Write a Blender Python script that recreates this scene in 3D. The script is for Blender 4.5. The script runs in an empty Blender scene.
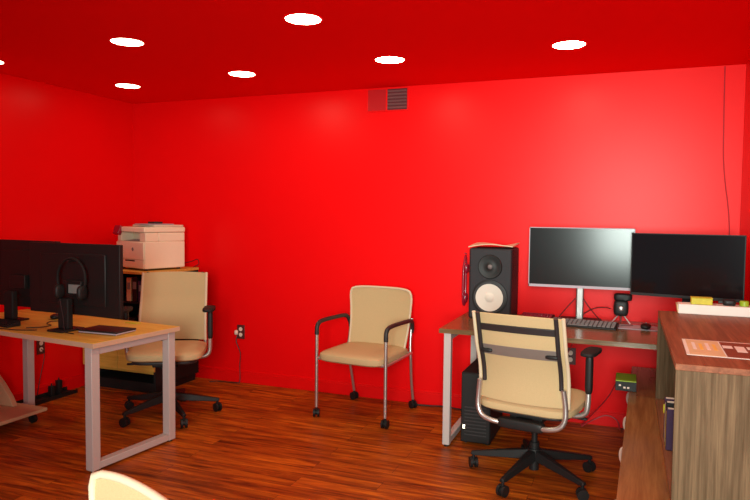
import bpy, bmesh, math, random
from mathutils import Vector, Matrix
random.seed(7)
scene = bpy.context.scene
COL = scene.collection
PI = math.pi

# ------------------------------------------------------------------ camera
F_PX, YAW, PITCH, ROLL, CAM_D, CAM_H = 652.0, 0.369, 0.052, 0.011, 4.78, 1.447
cam_data = bpy.data.cameras.new('camera')
cam = bpy.data.objects.new('camera', cam_data); COL.objects.link(cam)
cam_data.sensor_width = 36.0
cam_data.lens = F_PX / 750.0 * 36.0
cam_data.clip_start = 0.02
fwd0 = Vector((-math.sin(YAW), math.cos(YAW), 0)); r0 = Vector((math.cos(YAW), math.sin(YAW), 0)); u0 = Vector((0, 0, 1))
w_ = fwd0 * math.cos(PITCH) - u0 * math.sin(PITCH)
u_ = u0 * math.cos(PITCH) + fwd0 * math.sin(PITCH)
rr = r0 * math.cos(ROLL) + u_ * math.sin(ROLL)
uu = u_ * math.cos(ROLL) - r0 * math.sin(ROLL)
m3 = Matrix((rr, uu, -w_)).transposed()
cam.matrix_world = Matrix.Translation((0, -CAM_D, CAM_H)) @ m3.to_4x4()
scene.camera = cam

# ------------------------------------------------------------------ world, light, exposure
world = bpy.data.worlds.new('world'); scene.world = world; world.use_nodes = True
bgn = world.node_tree.nodes['Background']
bgn.inputs[0].default_value = (0.80, 0.90, 1.0, 1); bgn.inputs[1].default_value = 0.15
scene.view_settings.view_transform = 'Standard'
scene.view_settings.look = 'None'
scene.view_settings.gamma = 1.0
scene.view_settings.use_curve_mapping = False
scene.view_settings.exposure = 0.40
CAN_STRENGTH = 38.0
CAN_COLOUR = (0.86, 1.0, 0.70)

def area_light(name, loc, target, sx, sy, power, colour, spread=180):
    l = bpy.data.lights.new(name, 'AREA'); l.shape = 'RECTANGLE'; l.size = sx; l.size_y = sy
    l.energy = power; l.color = colour; l.spread = math.radians(spread)
    o = bpy.data.objects.new(name, l); COL.objects.link(o)
    o.location = loc
    o.rotation_euler = (Vector(target) - Vector(loc)).to_track_quat('-Z', 'Y').to_euler()
    return o
# area light standing in for an unseen source behind the photographer
area_light('rear_area_light', (0.12, -6.0, 1.62), (-0.85, 0.0, 1.45), 1.0, 1.5, 52.0, (0.86, 1.0, 0.92), 86)

# ------------------------------------------------------------------ materials
def new_mat(name):
    m = bpy.data.materials.new(name); m.use_nodes = True
    nt = m.node_tree; b = nt.nodes['Principled BSDF']
    return m, nt, b
def mat(name, col, rough=0.5, metal=0.0, spec=0.5, noise=0.0, nscale=30.0, bump=0.0, bscale=200.0, coat=0.0):
    m, nt, b = new_mat(name)
    b.inputs['Base Color'].default_value = (*col, 1)
    b.inputs['Roughness'].default_value = rough
    b.inputs['Metallic'].default_value = metal
    b.inputs['Specular IOR Level'].default_value = spec
    b.inputs['Coat Weight'].default_value = coat
    tc = nt.nodes.new('ShaderNodeTexCoord')
    if noise > 0:
        n = nt.nodes.new('ShaderNodeTexNoise'); n.inputs['Scale'].default_value = nscale; n.inputs['Detail'].default_value = 4
        nt.links.new(tc.outputs['Object'], n.inputs['Vector'])
        mx = nt.nodes.new('ShaderNodeMix'); mx.data_type = 'RGBA'
        mx.inputs[6].default_value = (*[c * (1 - noise) for c in col], 1)
        mx.inputs[7].default_value = (*[min(1, c * (1 + noise)) for c in col], 1)
        nt.links.new(n.outputs['Fac'], mx.inputs[0]); nt.links.new(mx.outputs[2], b.inputs['Base Color'])
    if bump > 0:
        n2 = nt.nodes.new('ShaderNodeTexNoise'); n2.inputs['Scale'].default_value = bscale; n2.inputs['Detail'].default_value = 3
        nt.links.new(tc.outputs['Object'], n2.inputs['Vector'])
        bp = nt.nodes.new('ShaderNodeBump'); bp.inputs['Strength'].default_value = bump; bp.inputs['Distance'].default_value = 0.002
        nt.links.new(n2.outputs['Fac'], bp.inputs['Height']); nt.links.new(bp.outputs['Normal'], b.inputs['Normal'])
    return m
def wood(name, c1, c2, axis='X', rough=0.35, stretch=14.0, scale=3.0, spec=0.5, c3=None):
    """laminate woodgrain: noise stretched along one object axis"""
    m, nt, b = new_mat(name)
    tc = nt.nodes.new('ShaderNodeTexCoord'); mp = nt.nodes.new('ShaderNodeMapping')
    sc = {'X': (scale, scale * stretch, scale * stretch), 'Y': (scale * stretch, scale, scale * stretch), 'Z': (scale * stretch, scale * stretch, scale)}[axis]
    mp.inputs['Scale'].default_value = [s * 0.35 for s in sc]
    nt.links.new(tc.outputs['Object'], mp.inputs['Vector'])
    n = nt.nodes.new('ShaderNodeTexNoise'); n.inputs['Scale'].default_value = 2.0; n.inputs['Detail'].default_value = 6; n.inputs['Roughness'].default_value = 0.65; n.inputs['Distortion'].default_value = 0.3
    nt.links.new(mp.outputs[0], n.inputs['Vector'])
    cr = nt.nodes.new('ShaderNodeValToRGB')
    cr.color_ramp.elements[0].position = 0.32; cr.color_ramp.elements[0].color = (*c1, 1)
    cr.color_ramp.elements[1].position = 0.68; cr.color_ramp.elements[1].color = (*c2, 1)
    if c3:
        e = cr.color_ramp.elements.new(0.5); e.color = (*c3, 1)
    nt.links.new(n.outputs['Fac'], cr.inputs[0]); nt.links.new(cr.outputs[0], b.inputs['Base Color'])
    b.inputs['Roughness'].default_value = rough; b.inputs['Specular IOR Level'].default_value = spec
    return m
def emit(name, col, s):
    m, nt, b = new_mat(name)
    b.inputs['Base Color'].default_value = (*col, 1)
    b.inputs['Emission Color'].default_value = (*col, 1); b.inputs['Emission Strength'].default_value = s
    return m

M = {}
M['wall'] = mat('red wall paint', (0.92, 0.0025, 0.004), rough=0.36, spec=0.18, noise=0.03, nscale=1.5, bump=0.12, bscale=90)
M['ceiling'] = mat('red ceiling paint', (0.90, 0.0012, 0.0012), rough=0.7, spec=0.05, bump=0.1, bscale=90)
M['base'] = mat('red baseboard gloss', (0.88, 0.003, 0.004), rough=0.35, spec=0.3)
M['beige'] = mat('beige woven upholstery', (0.57, 0.405, 0.215), rough=0.85, spec=0.15, noise=0.10, nscale=220, bump=0.5, bscale=600)
M['beige_edge'] = mat('beige piping', (0.70, 0.55, 0.38), rough=0.6, spec=0.3)
M['black'] = mat('black plastic', (0.013, 0.011, 0.011), rough=0.5, spec=0.3, noise=0.1)
M['black_matte'] = mat('matte black', (0.012, 0.010, 0.010), rough=0.7, spec=0.3, noise=0.1)
M['dark_grey'] = mat('charcoal plastic', (0.024, 0.019, 0.02), rough=0.5, noise=0.1)
M['band'] = mat('grey lumbar band', (0.20, 0.15, 0.13), rough=0.6, noise=0.08)
M['silver'] = mat('brushed silver metal', (0.62, 0.58, 0.56), rough=0.35, metal=0.85, noise=0.05)
M['stand_silver'] = mat('satin grey metal', (0.34, 0.31, 0.30), rough=0.4, metal=0.7)
M['frame'] = mat('silver grey powder coat', (0.52, 0.45, 0.43), rough=0.45, spec=0.5, noise=0.04)
M['screen'] = mat('matte display glass', (0.012, 0.011, 0.012), rough=0.18, spec=0.30)
M['screen_dark'] = mat('glossy display glass', (0.006, 0.004, 0.005), rough=0.12, spec=0.4)
M['white'] = mat('white plastic', (0.92, 0.76, 0.56), rough=0.45, noise=0.03)
M['offwhite'] = mat('warm white plastic', (0.72, 0.60, 0.46), rough=0.5, noise=0.04)
M['paper'] = mat('paper', (0.80, 0.72, 0.66), rough=0.8, noise=0.05)
M['kraft'] = mat('kraft paper', (0.72, 0.50, 0.28), rough=0.8, noise=0.15, nscale=18)
M['light_kraft'] = mat('pale wrapping paper', (0.66, 0.50, 0.34), rough=0.8, noise=0.15, nscale=12)
M['cone'] = mat('white speaker cone', (0.74, 0.66, 0.58), rough=0.7, noise=0.03)
M['speaker'] = mat('charcoal speaker cabinet', (0.020, 0.016, 0.020), rough=0.55, spec=0.3, bump=0.4, bscale=500, noise=0.1)
M['tan_wood'] = wood('tan maple laminate', (0.60, 0.34, 0.055), (0.80, 0.50, 0.10), 'X', rough=0.5, spec=0.15)
M['tan_edge'] = mat('tan edge banding', (0.60, 0.40, 0.27), rough=0.45, noise=0.06)
M['walnut_x'] = wood('grey walnut laminate lengthwise', (0.10, 0.055, 0.02), (0.24, 0.14, 0.06), 'X', rough=0.25, c3=(0.17, 0.095, 0.04))
M['walnut_y'] = wood('grey walnut laminate crosswise', (0.17, 0.060, 0.030), (0.34, 0.13, 0.065), 'Y', rough=0.5, stretch=22, spec=0.15, c3=(0.25, 0.09, 0.045))
M['walnut_z'] = wood('grey walnut laminate upright', (0.085, 0.050, 0.024), (0.22, 0.140, 0.075), 'Z', rough=0.6, stretch=26, scale=3.6, spec=0.1, c3=(0.14, 0.088, 0.048))
M['brown_y'] = wood('warm walnut laminate', (0.20, 0.070, 0.022), (0.36, 0.15, 0.05), 'Y', rough=0.25, stretch=20, c3=(0.28, 0.105, 0.034))
M['ply'] = mat('pale plywood', (0.55, 0.36, 0.20), rough=0.6, noise=0.12, nscale=8)
M['red_plastic'] = mat('dark red plastic', (0.30, 0.01, 0.03), rough=0.3, coat=0.3)
M['yellow'] = mat('yellow green card', (0.55, 0.48, 0.03), rough=0.6, noise=0.25, nscale=40)
M['lime'] = mat('lime plastic', (0.30, 0.42, 0.02), rough=0.45, noise=0.1)
M['orange'] = mat('orange plastic', (0.85, 0.16, 0.02), rough=0.5)
M['yellow_paper'] = mat('yellow paper slip', (0.85, 0.52, 0.10), rough=0.7)
M['purple'] = mat('purple book cloth', (0.05, 0.016, 0.07), rough=0.6, noise=0.1)
M['green_yellow'] = mat('bright yellow book cloth', (0.70, 0.72, 0.04), rough=0.6)
M['cable'] = mat('black cable rubber', (0.03, 0.012, 0.013), rough=0.5)
M['cable_red'] = mat('red painted cable', (0.45, 0.02, 0.03), rough=0.45)
M['grey_label'] = mat('grey sticker', (0.24, 0.23, 0.22), rough=0.6)
M['key'] = mat('keycap grey', (0.16, 0.13, 0.13), rough=0.5)
M['tray_grey'] = mat('grey lavender plastic', (0.42, 0.36, 0.42), rough=0.5)
M['pink_white'] = mat('white glazed handle', (0.85, 0.62, 0.52), rough=0.4)
M['outlet'] = mat('dark outlet plate', (0.10, 0.02, 0.02), rough=0.4)
M['vent_metal'] = mat('grey vent louvre', (0.24, 0.10, 0.10), rough=0.5)
M['vent_dark'] = mat('vent cavity', (0.10, 0.01, 0.015), rough=0.8)
M['lamp'] = emit('lamp lens', CAN_COLOUR, CAN_STRENGTH)
M['led'] = emit('small indicator light', (1.0, 0.85, 0.6), 2.5)

def floor_material():
    m, nt, b = new_mat('wood plank floor')
    tc = nt.nodes.new('ShaderNodeTexCoord')
    br = nt.nodes.new('ShaderNodeTexBrick')
    br.inputs['Scale'].default_value = 1.0; br.inputs['Mortar Size'].default_value = 0.0012
    br.inputs['Brick Width'].default_value = 1.2; br.inputs['Row Height'].default_value = 0.125
    br.inputs['Color1'].default_value = (0.0, 0, 0, 1); br.inputs['Color2'].default_value = (1, 1, 1, 1); br.inputs['Mortar'].default_value = (0.3, 0.3, 0.3, 1)
    br.offset = 0.37
    nt.links.new(tc.outputs['Object'], br.inputs['Vector'])
    mp = nt.nodes.new('ShaderNodeMapping'); mp.inputs['Scale'].default_value = (1.6, 16, 1)
    nt.links.new(tc.outputs['Object'], mp.inputs['Vector'])
    ad = nt.nodes.new('ShaderNodeVectorMath'); ad.operation = 'MULTIPLY_ADD'
    nt.links.new(br.outputs['Color'], ad.inputs[0]); ad.inputs[1].default_value = (7, 7, 7); nt.links.new(mp.outputs[0], ad.inputs[2])
    n = nt.nodes.new('ShaderNodeTexNoise'); n.inputs['Scale'].default_value = 1.6; n.inputs['Detail'].default_value = 6; n.inputs['Roughness'].default_value = 0.6; n.inputs['Distortion'].default_value = 0.6
    nt.links.new(ad.outputs[0], n.inputs['Vector'])
    cr = nt.nodes.new('ShaderNodeValToRGB')
    e = cr.color_ramp.elements
    e[0].position = 0.30; e[0].color = (0.085, 0.013, 0.002, 1)
    e[1].position = 0.72; e[1].color = (0.72, 0.185, 0.012, 1)
    x = e.new(0.5); x.color = (0.36, 0.070, 0.006, 1)
    nt.links.new(n.outputs['Fac'], cr.inputs[0])
    mx = nt.nodes.new('ShaderNodeMix'); mx.data_type = 'RGBA'; mx.blend_type = 'MULTIPLY'; mx.inputs[0].default_value = 1.0
    nt.links.new(cr.outputs[0], mx.inputs[6])
    mr = nt.nodes.new('ShaderNodeMapRange'); mr.inputs[3].default_value = 0.80; mr.inputs[4].default_value = 1.1
    nt.links.new(br.outputs['Color'], mr.inputs[0]); nt.links.new(mr.outputs[0], mx.inputs[7])
    mx2 = nt.nodes.new('ShaderNodeMix'); mx2.data_type = 'RGBA'
    nt.links.new(br.outputs['Fac'], mx2.inputs[0]); nt.links.new(mx.outputs[2], mx2.inputs[6]); mx2.inputs[7].default_value = (0.05, 0.014, 0.005, 1)
    nt.links.new(mx2.outputs[2], b.inputs['Base Color'])
    b.inputs['Roughness'].default_value = 0.42; b.inputs['Specular IOR Level'].default_value = 0.22
    bp = nt.nodes.new('ShaderNodeBump'); bp.inputs['Strength'].default_value = 0.15; bp.inputs['Distance'].default_value = 0.002
    nt.links.new(n.outputs['Fac'], bp.inputs['Height']); nt.links.new(bp.outputs['Normal'], b.inputs['Normal'])
    return m
M['floor'] = floor_material()

# ------------------------------------------------------------------ mesh helpers
def V(*a): return Vector(a)
class MB:
    """collects shapes; build() links them as ONE mesh object"""
    def __init__(s): s.bm = bmesh.new()
    def box(s, c, size, rz=0.0, rx=0.0, ry=0.0, mi=0):
        r = bmesh.ops.create_cube(s.bm, size=1.0)
        mt = Matrix.Translation(c) @ Matrix.Rotation(rz, 4, 'Z') @ Matrix.Rotation(ry, 4, 'Y') @ Matrix.Rotation(rx, 4, 'X') @ Matrix.Diagonal((*size, 1))
        bmesh.ops.transform(s.bm, matrix=mt, verts=r['verts'])
        for v in r['verts']:
            for f in v.link_faces: f.material_index = mi
        return s
    def bx(s, x0, x1, y0, y1, z0, z1, mi=0):
        return s.box(((x0 + x1) / 2, (y0 + y1) / 2, (z0 + z1) / 2), (x1 - x0, y1 - y0, z1 - z0), mi=mi)
    def cyl(s, a, b, r, r2=None, seg=20, mi=0):
        a = Vector(a); b = Vector(b); d = b - a; r2 = r if r2 is None else r2
        q = d.to_track_quat('Z', 'Y').to_matrix().to_4x4()
        res = bmesh.ops.create_cone(s.bm, cap_ends=True, segments=seg, radius1=r, radius2=r2, depth=d.length)
        bmesh.ops.transform(s.bm, matrix=Matrix.Translation((a + b) / 2) @ q, verts=res['verts'])
        for v in res['verts']:
            for f in v.link_faces: f.material_index = mi
        return s
    def tube(s, pts, r, seg=10, smooth=4, flat=1.0, closed=False):
        pts = [Vector(p) for p in pts]
        if smooth > 1 and len(pts) > 2:
            P = []
            n = len(pts)
            rng = range(n) if closed else range(n - 1)
            for i in rng:
                if closed: p0, p1, p2, p3 = pts[(i - 1) % n], pts[i], pts[(i + 1) % n], pts[(i + 2) % n]
                else: p0, p1, p2, p3 = pts[max(i - 1, 0)], pts[i], pts[i + 1], pts[min(i + 2, n - 1)]
                for k in range(smooth):
                    t = k / smooth
                    P.append(0.5 * ((2 * p1) + (p2 - p0) * t + (2 * p0 - 5 * p1 + 4 * p2 - p3) * t * t + (3 * p1 - p0 - 3 * p2 + p3) * t ** 3))
            if not closed: P.append(pts[-1])
            pts = P
        n = len(pts); rings = []
        up = None
        for i, p in enumerate(pts):
            if closed: t = (pts[(i + 1) % n] - pts[(i - 1) % n]).normalized()
            else: t = (pts[min(i + 1, n - 1)] - pts[max(i - 1, 0)]).normalized()
            if up is None:
                up = Vector((0, 0, 1)) if abs(t.z) < 0.9 else Vector((0, 1, 0))
            sd = t.cross(up)
            if sd.length < 1e-5: sd = t.orthogonal()
            sd.normalize(); up = sd.cross(t).normalized()
            rings.append([s.bm.verts.new(p + sd * math.cos(2 * PI * k / seg) * r + up * math.sin(2 * PI * k / seg) * r * flat) for k in range(seg)])
        m = n if closed else n - 1
        for i in range(m):
            A = rings[i]; B = rings[(i + 1) % n]
            for k in range(seg): s.bm.faces.new((A[k], A[(k + 1) % seg], B[(k + 1) % seg], B[k]))
        if not closed:
            s.bm.faces.new(list(reversed(rings[0]))); s.bm.faces.new(rings[-1])
        return s
    def lathe(s, prof, c=(0, 0, 0), axis='Z', seg=32, rot=None):
        rings = []; base = Matrix.Translation(c)
        if rot is not None: base = base @ rot
        elif axis == 'Y': base = base @ Matrix.Rotation(PI / 2, 4, 'X')
        elif axis == 'X': base = base @ Matrix.Rotation(PI / 2, 4, 'Y')
        for (r, z) in prof:
            if r < 1e-6: rings.append([s.bm.verts.new(base @ Vector((0, 0, z)))])
            else: rings.append([s.bm.verts.new(base @ Vector((r * math.cos(2 * PI * k / seg), r * math.sin(2 * PI * k / seg), z))) for k in range(seg)])
        for A, B in zip(rings[:-1], rings[1:]):
            for k in range(seg):
                k2 = (k + 1) % seg
                if len(A) == 1 and len(B) == 1: continue
                if len(A) == 1: s.bm.faces.new((A[0], B[k2], B[k]))
                elif len(B) == 1: s.bm.faces.new((A[k], A[k2], B[0]))
                else: s.bm.faces.new((A[k], A[k2], B[k2], B[k]))
        return s
    def superell(s, c, a, e1=0.4, e2=0.4, nu=28, nv=14, rz=0.0, rx=0.0):
        def pw(v, e): return math.copysign(abs(v) ** e, v)
        mt = Matrix.Translation(c) @ Matrix.Rotation(rz, 4, 'Z') @ Matrix.Rotation(rx, 4, 'X')
        rings = []
        for j in range(1, nv):
            ph = -PI / 2 + PI * j / nv
            rings.append([s.bm.verts.new(mt @ Vector((a[0] * pw(math.cos(ph), e1) * pw(math.cos(t), e2), a[1] * pw(math.cos(ph), e1) * pw(math.sin(t), e2), a[2] * pw(math.sin(ph), e1)))) for t in [2 * PI * k / nu for k in range(nu)]])
        b0 = s.bm.verts.new(mt @ Vector((0, 0, -a[2]))); t0 = s.bm.verts.new(mt @ Vector((0, 0, a[2])))
        for A, B in zip(rings[:-1], rings[1:]):
            for k in range(nu): s.bm.faces.new((A[k], A[(k + 1) % nu], B[(k + 1) % nu], B[k]))
        for k in range(nu):
            s.bm.faces.new((b0, rings[0][(k + 1) % nu], rings[0][k])); s.bm.faces.new((t0, rings[-1][k], rings[-1][(k + 1) % nu]))
        return s
    def prism(s, poly, z0, z1, mt=None):
        mt = mt or Matrix.Identity(4)
        A = [s.bm.verts.new(mt @ Vector((x, y, z0))) for x, y in poly]; B = [s.bm.verts.new(mt @ Vector((x, y, z1))) for x, y in poly]
        n = len(poly)
        s.bm.faces.new(list(reversed(A))); s.bm.faces.new(B)
        for k in range(n): s.bm.faces.new((A[k], A[(k + 1) % n], B[(k + 1) % n], B[k]))
        return s
    def sheet(s, fn, nu, nv, th):
        """closed shell from fn(u,v) -> point, offset th along approx normal"""
        P = [[Vector(fn(i / nu, j / nv)) for j in range(nv + 1)] for i in range(nu + 1)]
        def nrm(i, j):
            du = P[min(i + 1, nu)][j] - P[max(i - 1, 0)][j]; dv = P[i][min(j + 1, nv)] - P[i][max(j - 1, 0)]
            return du.cross(dv).normalized()
        A = [[s.bm.verts.new(P[i][j]) for j in range(nv + 1)] for i in range(nu + 1)]
        B = [[s.bm.verts.new(P[i][j] + nrm(i, j) * th) for j in range(nv + 1)] for i in range(nu + 1)]
        for i in range(nu):
            for j in range(nv):
                s.bm.faces.new((A[i][j], A[i][j + 1], A[i + 1][j + 1], A[i + 1][j])); s.bm.faces.new((B[i][j], B[i + 1][j], B[i + 1][j + 1], B[i][j + 1]))
        for i in range(nu):
            s.bm.faces.new((A[i][0], A[i + 1][0], B[i + 1][0], B[i][0])); s.bm.faces.new((A[i + 1][nv], A[i][nv], B[i][nv], B[i + 1][nv]))
        for j in range(nv):
            s.bm.faces.new((A[0][j + 1], A[0][j], B[0][j], B[0][j + 1])); s.bm.faces.new((A[nu][j], A[nu][j + 1], B[nu][j + 1], B[nu][j]))
        return s
    def build(s, name, material, parent=None, bevel=0.0, sub=0, label=None, loc=None, rz=None):
        bmesh.ops.recalc_face_normals(s.bm, faces=s.bm.faces[:])
        me = bpy.data.meshes.new(name); s.bm.to_mesh(me); s.bm.free()
        for mm in (material if isinstance(material, (list, tuple)) else [material]): me.materials.append(mm)
        for p in me.polygons: p.use_smooth = True
        me.set_sharp_from_angle(angle=math.radians(38))
        o = bpy.data.objects.new(name, me); COL.objects.link(o)
        if bevel > 0:
            md = o.modifiers.new('bevel', 'BEVEL'); md.width = bevel; md.segments = 2; md.limit_method = 'ANGLE'; md.angle_limit = math.radians(40)
        if sub > 0:
            md = o.modifiers.new('sub', 'SUBSURF'); md.levels = sub; md.render_levels = sub
        if parent: o.parent = parent
        if label: o['label'] = label
        if loc is not None: o.location = loc
        if rz is not None: o.rotation_euler = (0, 0, rz)
        return o
def tag(o, label=None, cat=None, group=None, kind=None):
    if label: o['label'] = label
    if cat: o['category'] = cat
    if group: o['group'] = group
    if kind: o['kind'] = kind
    return o
def thing(name, label, cat, loc=(0, 0, 0), rz=0.0, group=None):
    o = bpy.data.objects.new(name, None); COL.objects.link(o)
    o.empty_display_size = 0.1
    o.location = loc; o.rotation_euler = (0, 0, rz)
    return tag(o, label, cat, group)
def copy_thing(root, loc, rz, label=None):
    def rec(o, parent):
        c = o.copy(); COL.objects.link(c)
        if parent is not None: c.parent = parent
        for ch in [x for x in bpy.data.objects if x.parent == o]: rec(ch, c)
        return c
    r = rec(root, None); r.location = loc; r.rotation_euler = (0, 0, rz)
    if label: r['label'] = label
    return r
def struct(name, mb, m, bevel=0.0): return tag(mb.build(name, m, bevel=bevel), kind='structure')

# ------------------------------------------------------------------ the room
XL, XR, YB, YF, H = -4.22, 0.675, 0.0, -6.6, 2.44
struct('floor', MB().bx(XL - .1, XR + .1, YF, YB + .1, -0.1, 0.0), M['floor'])
struct('ceiling', MB().bx(XL - .1, XR + .1, YF, YB + .1, H, H + 0.1), M['ceiling'])
struct('wall_back', MB().bx(XL - .1, XR + .1, YB, YB + .1, 0, H), M['wall'])
struct('wall_left', MB().bx(XL - .1, XL, YF, YB, 0, H), M['wall'])
struct('wall_right', MB().bx(XR, XR + .1, YF, YB, 0, H), M['wall'])
def baseboard(name, a, b, nx, ny):
    mb = MB()
    x0, x1 = sorted((a[0], b[0])); y0, y1 = sorted((a[1], b[1]))
    t = 0.012
    if ny: mb.bx(x0, x1, y1 - t, y1, 0, 0.095).bx(x0, x1, y1 - t * 0.55, y1, 0.095, 0.105)
    elif nx > 0: mb.bx(x0, x0 + t, y0, y1, 0, 0.095).bx(x0, x0 + t * .55, y0, y1, 0.095, 0.105)
    else: mb.bx(x0 - t, x0, y0, y1, 0, 0.095).bx(x0 - t * .55, x0, y0, y1, 0.095, 0.105)
    struct(name, mb, M['base'], bevel=0.002)
baseboard('baseboard_back', (XL, 0), (XR, 0), 0, 1)
baseboard('baseboard_left', (XL, YF), (XL, -0.012), 1, 0)
baseboard('baseboard_right', (XR, YF), (XR, -0.012), -1, 0)

# ------------------------------------------------------------------ recessed ceiling lights
def make_can():
    r = thing('ceiling_light', 'recessed', 'ceiling light')
    MB().lathe([(0.090, 0.0), (0.093, -0.003), (0.101, -0.003), (0.104, 0.0)], seg=40).build('trim_ring', M['base'], r)
    MB().lathe([(0.0, -0.003), (0.06, -0.0025), (0.090, -0.001)], seg=40).build('lamp_lens', M['lamp'], r)
    return r
can0 = make_can()
M['lamp_dim'] = emit('dimmed lamp lens', CAN_COLOUR, CAN_STRENGTH * 0.22)
cans = [(-1.564, -1.78, 'largest round recessed ceiling light, at the top middle of the ceiling'),
        (-2.74, -1.72, 'round recessed ceiling light second from the left, in the nearer row'),
        (-3.965, -1.64, 'round recessed ceiling light cut off by the left edge of the photo'),
        (-0.42, -1.84, 'round recessed ceiling light just past the top edge, above the right monitors'),
        (-3.669, -0.68, 'smallest round recessed ceiling light, in the far left corner above the printer'),
        (-2.574, -0.77, 'round recessed ceiling light of the far row, between printer corner and wall vent'),
        (-1.441, -0.83, 'round recessed ceiling light just above the wall vent'),
        (-0.344, -0.84, 'rightmost round recessed ceiling light, above the pinkish wall'),
        (-0.42, -2.85, 'added unseen recessed ceiling light over the bookcase, nearest the photographer'),  # extra can out of view, added to light the foreground
        (-1.564, -2.82, 'added unseen recessed ceiling light over the floor in front of the desks')]  # unseen extra can, added to brighten the floor
for i, (x, y, lab) in enumerate(cans):
    c = can0 if i == 0 else copy_thing(can0, (x, y, H), 0)
    if x < -2.7:
        lens = [q for q in bpy.data.objects if q.parent == c and q.name.startswith('lamp_lens')][0]
        lens.data = lens.data.copy(); lens.data.materials[0] = M['lamp_dim']
    c.location = (x, y, H); c['label'] = lab; c['group'] = 'recessed ceiling lights'

# ------------------------------------------------------------------ wall vent, outlets
vt = thing('wall_vent', 'rectangular wall vent with grey louvres and a red blank half, under the ceiling', 'vent', (-1.757, -0.001, 2.345))
MB().bx(-0.172, 0.172, -0.008, 0, -0.088, -0.080).bx(-0.172, 0.172, -0.008, 0, 0.080, 0.088).bx(-0.172, -0.160, -0.008, 0, -0.08, 0.08).bx(0.160, 0.172, -0.008, 0, -0.08, 0.08).bx(-0.012, 0.0, -0.008, 0, -0.08, 0.08).build('vent_frame', M['base'], vt, bevel=0.0015)
MB().bx(-0.160, -0.012, -0.005, 0, -0.08, 0.08).build('blank_panel', mat('dark red enamel', (0.50, 0.003, 0.006), rough=.4), vt)
MB().bx(0.0, 0.160, -0.002, 0, -0.08, 0.08).build('vent_backing', M['vent_dark'], vt)
for k in range(6):
    MB().box((0.08, -0.009, -0.062 + k * 0.025), (0.156, 0.016, 0.003), rx=math.radians(-38)).build('louvre', M['vent_metal'], vt)
def outlet(x, z, label, wall='back', plug=True):
    if wall == 'back': o = thing('wall_outlet', label, 'outlet', (x, -0.001, z))
    else: o = thing('wall_outlet', label, 'outlet', (XL + 0.001, x, z), PI / 2)
    MB().bx(-0.037, 0.037, -0.006, 0, -0.06, 0.06).build('cover_plate', M['outlet'] if wall != 'pink' else M['pink_white'], o, bevel=0.002)
    for dz in (0.024, -0.024):
        MB().cyl((0, -0.006, dz), (0, -0.009, dz), 0.017, seg=20).build('socket', M['pink_white'], o)
    return o
outlet(-3.075, 0.44, 'dark red wall outlet with pale sockets beside the left office chair')
outlet(-0.352, 0.47, 'wall outlet under the walnut desk, behind the right office chair')
outlet(-1.04, 0.41, 'wall outlet glowing on the left wall under the tan desk', wall='left')

# ------------------------------------------------------------------ desks
def rect_desk(name, label, loc, rz, L, D, zt, top_mat, edge_mat, leg=0.05):
    r = thing(name, label, 'desk', loc, rz)
    th = 0.028
    MB().bx(-L / 2 + .002, L / 2 - .002, -D / 2 + .002, D / 2 - .002, zt - th, zt).build('tabletop', top_mat, r, bevel=0.0015)
    e = MB()
    e.bx(-L / 2, L / 2, -D / 2 - .0015, -D / 2 + .002, zt - th, zt - .0015).bx(-L / 2, L / 2, D / 2 - .002, D / 2 + .0015, zt - th, zt - .0015)
    e.bx(-L / 2 - .0015, -L / 2 + .002, -D / 2, D / 2, zt - th, zt - .0015).bx(L / 2 - .002, L / 2 + .0015, -D / 2, D / 2, zt - th, zt - .0015)
    e.build('edge_band', edge_mat, r)
    zu = zt - th
    for sx in (-1, 1):
        xc = sx * (L / 2 - leg / 2 - 0.028)
        for sy in (-1, 1):
            yc = sy * (D / 2 - leg / 2 - 0.012)
            lg = MB().bx(xc - leg / 2, xc + leg / 2, yc - leg / 2, yc + leg / 2, 0.012, zu).build('leg', M['frame'], r, bevel=0.003)
            MB().cyl((xc, yc, 0.0), (xc, yc, 0.012), 0.016, seg=16).build('foot_glide', M['black'], lg)
        y0 = D / 2 - leg - 0.012
        MB().bx(xc - leg / 2 + .004, xc + leg / 2 - .004, -y0, y0, zu - 0.045, zu).build('top_rail', M['frame'], r, bevel=0.003)
        MB().bx(xc - leg / 2 + .002, xc + leg / 2 - .002, -y0, y0, 0.014, 0.054).build('foot_rail', M['frame'], r, bevel=0.003)
    x0 = L / 2 - leg - 0.028
    MB().bx(-x0, x0, D / 2 - 0.09, D / 2 - 0.05, zu - 0.04, zu).build('crossbar', M['frame'], r, bevel=0.003)
    return r
ldesk = rect_desk('office_desk', 'tan wood topped desk with silver grey rectangular leg frames, at the left', (-3.405, -1.645, 0), -0.105, 1.49, 0.655, 0.735, M['tan_wood'], M['tan_edge'], leg=0.055)
rdesk = rect_desk('office_desk', 'grey walnut desk with silver grey legs against the back wall', (-0.21, -0.445, 0), 0.0, 1.74, 0.83, 0.75, M['walnut_x'], M['walnut_x'], leg=0.045)

# ------------------------------------------------------------------ casters
def caster_mb(p, h=0.055, yaw=0.0):
    """twin-wheel furniture caster: wheels + hood + stem"""
    x, y, _ = p; r = h / 2
    d = V(math.cos(yaw), math.sin(yaw), 0)
    w = MB()
    for s in (-1, 1):
        a = V(x, y, r) + d * s * 0.008; b = V(x, y, r) + d * s * 0.022
        w.cyl(a, b, r, seg=22)
    w.cyl(V(x, y, r) - d * 0.008, V(x, y, r) + d * 0.008, r * 0.55, seg=14)
    w.cyl((x, y, r), (x, y, h + 0.022), 0.009, seg=12)
    return w

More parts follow.
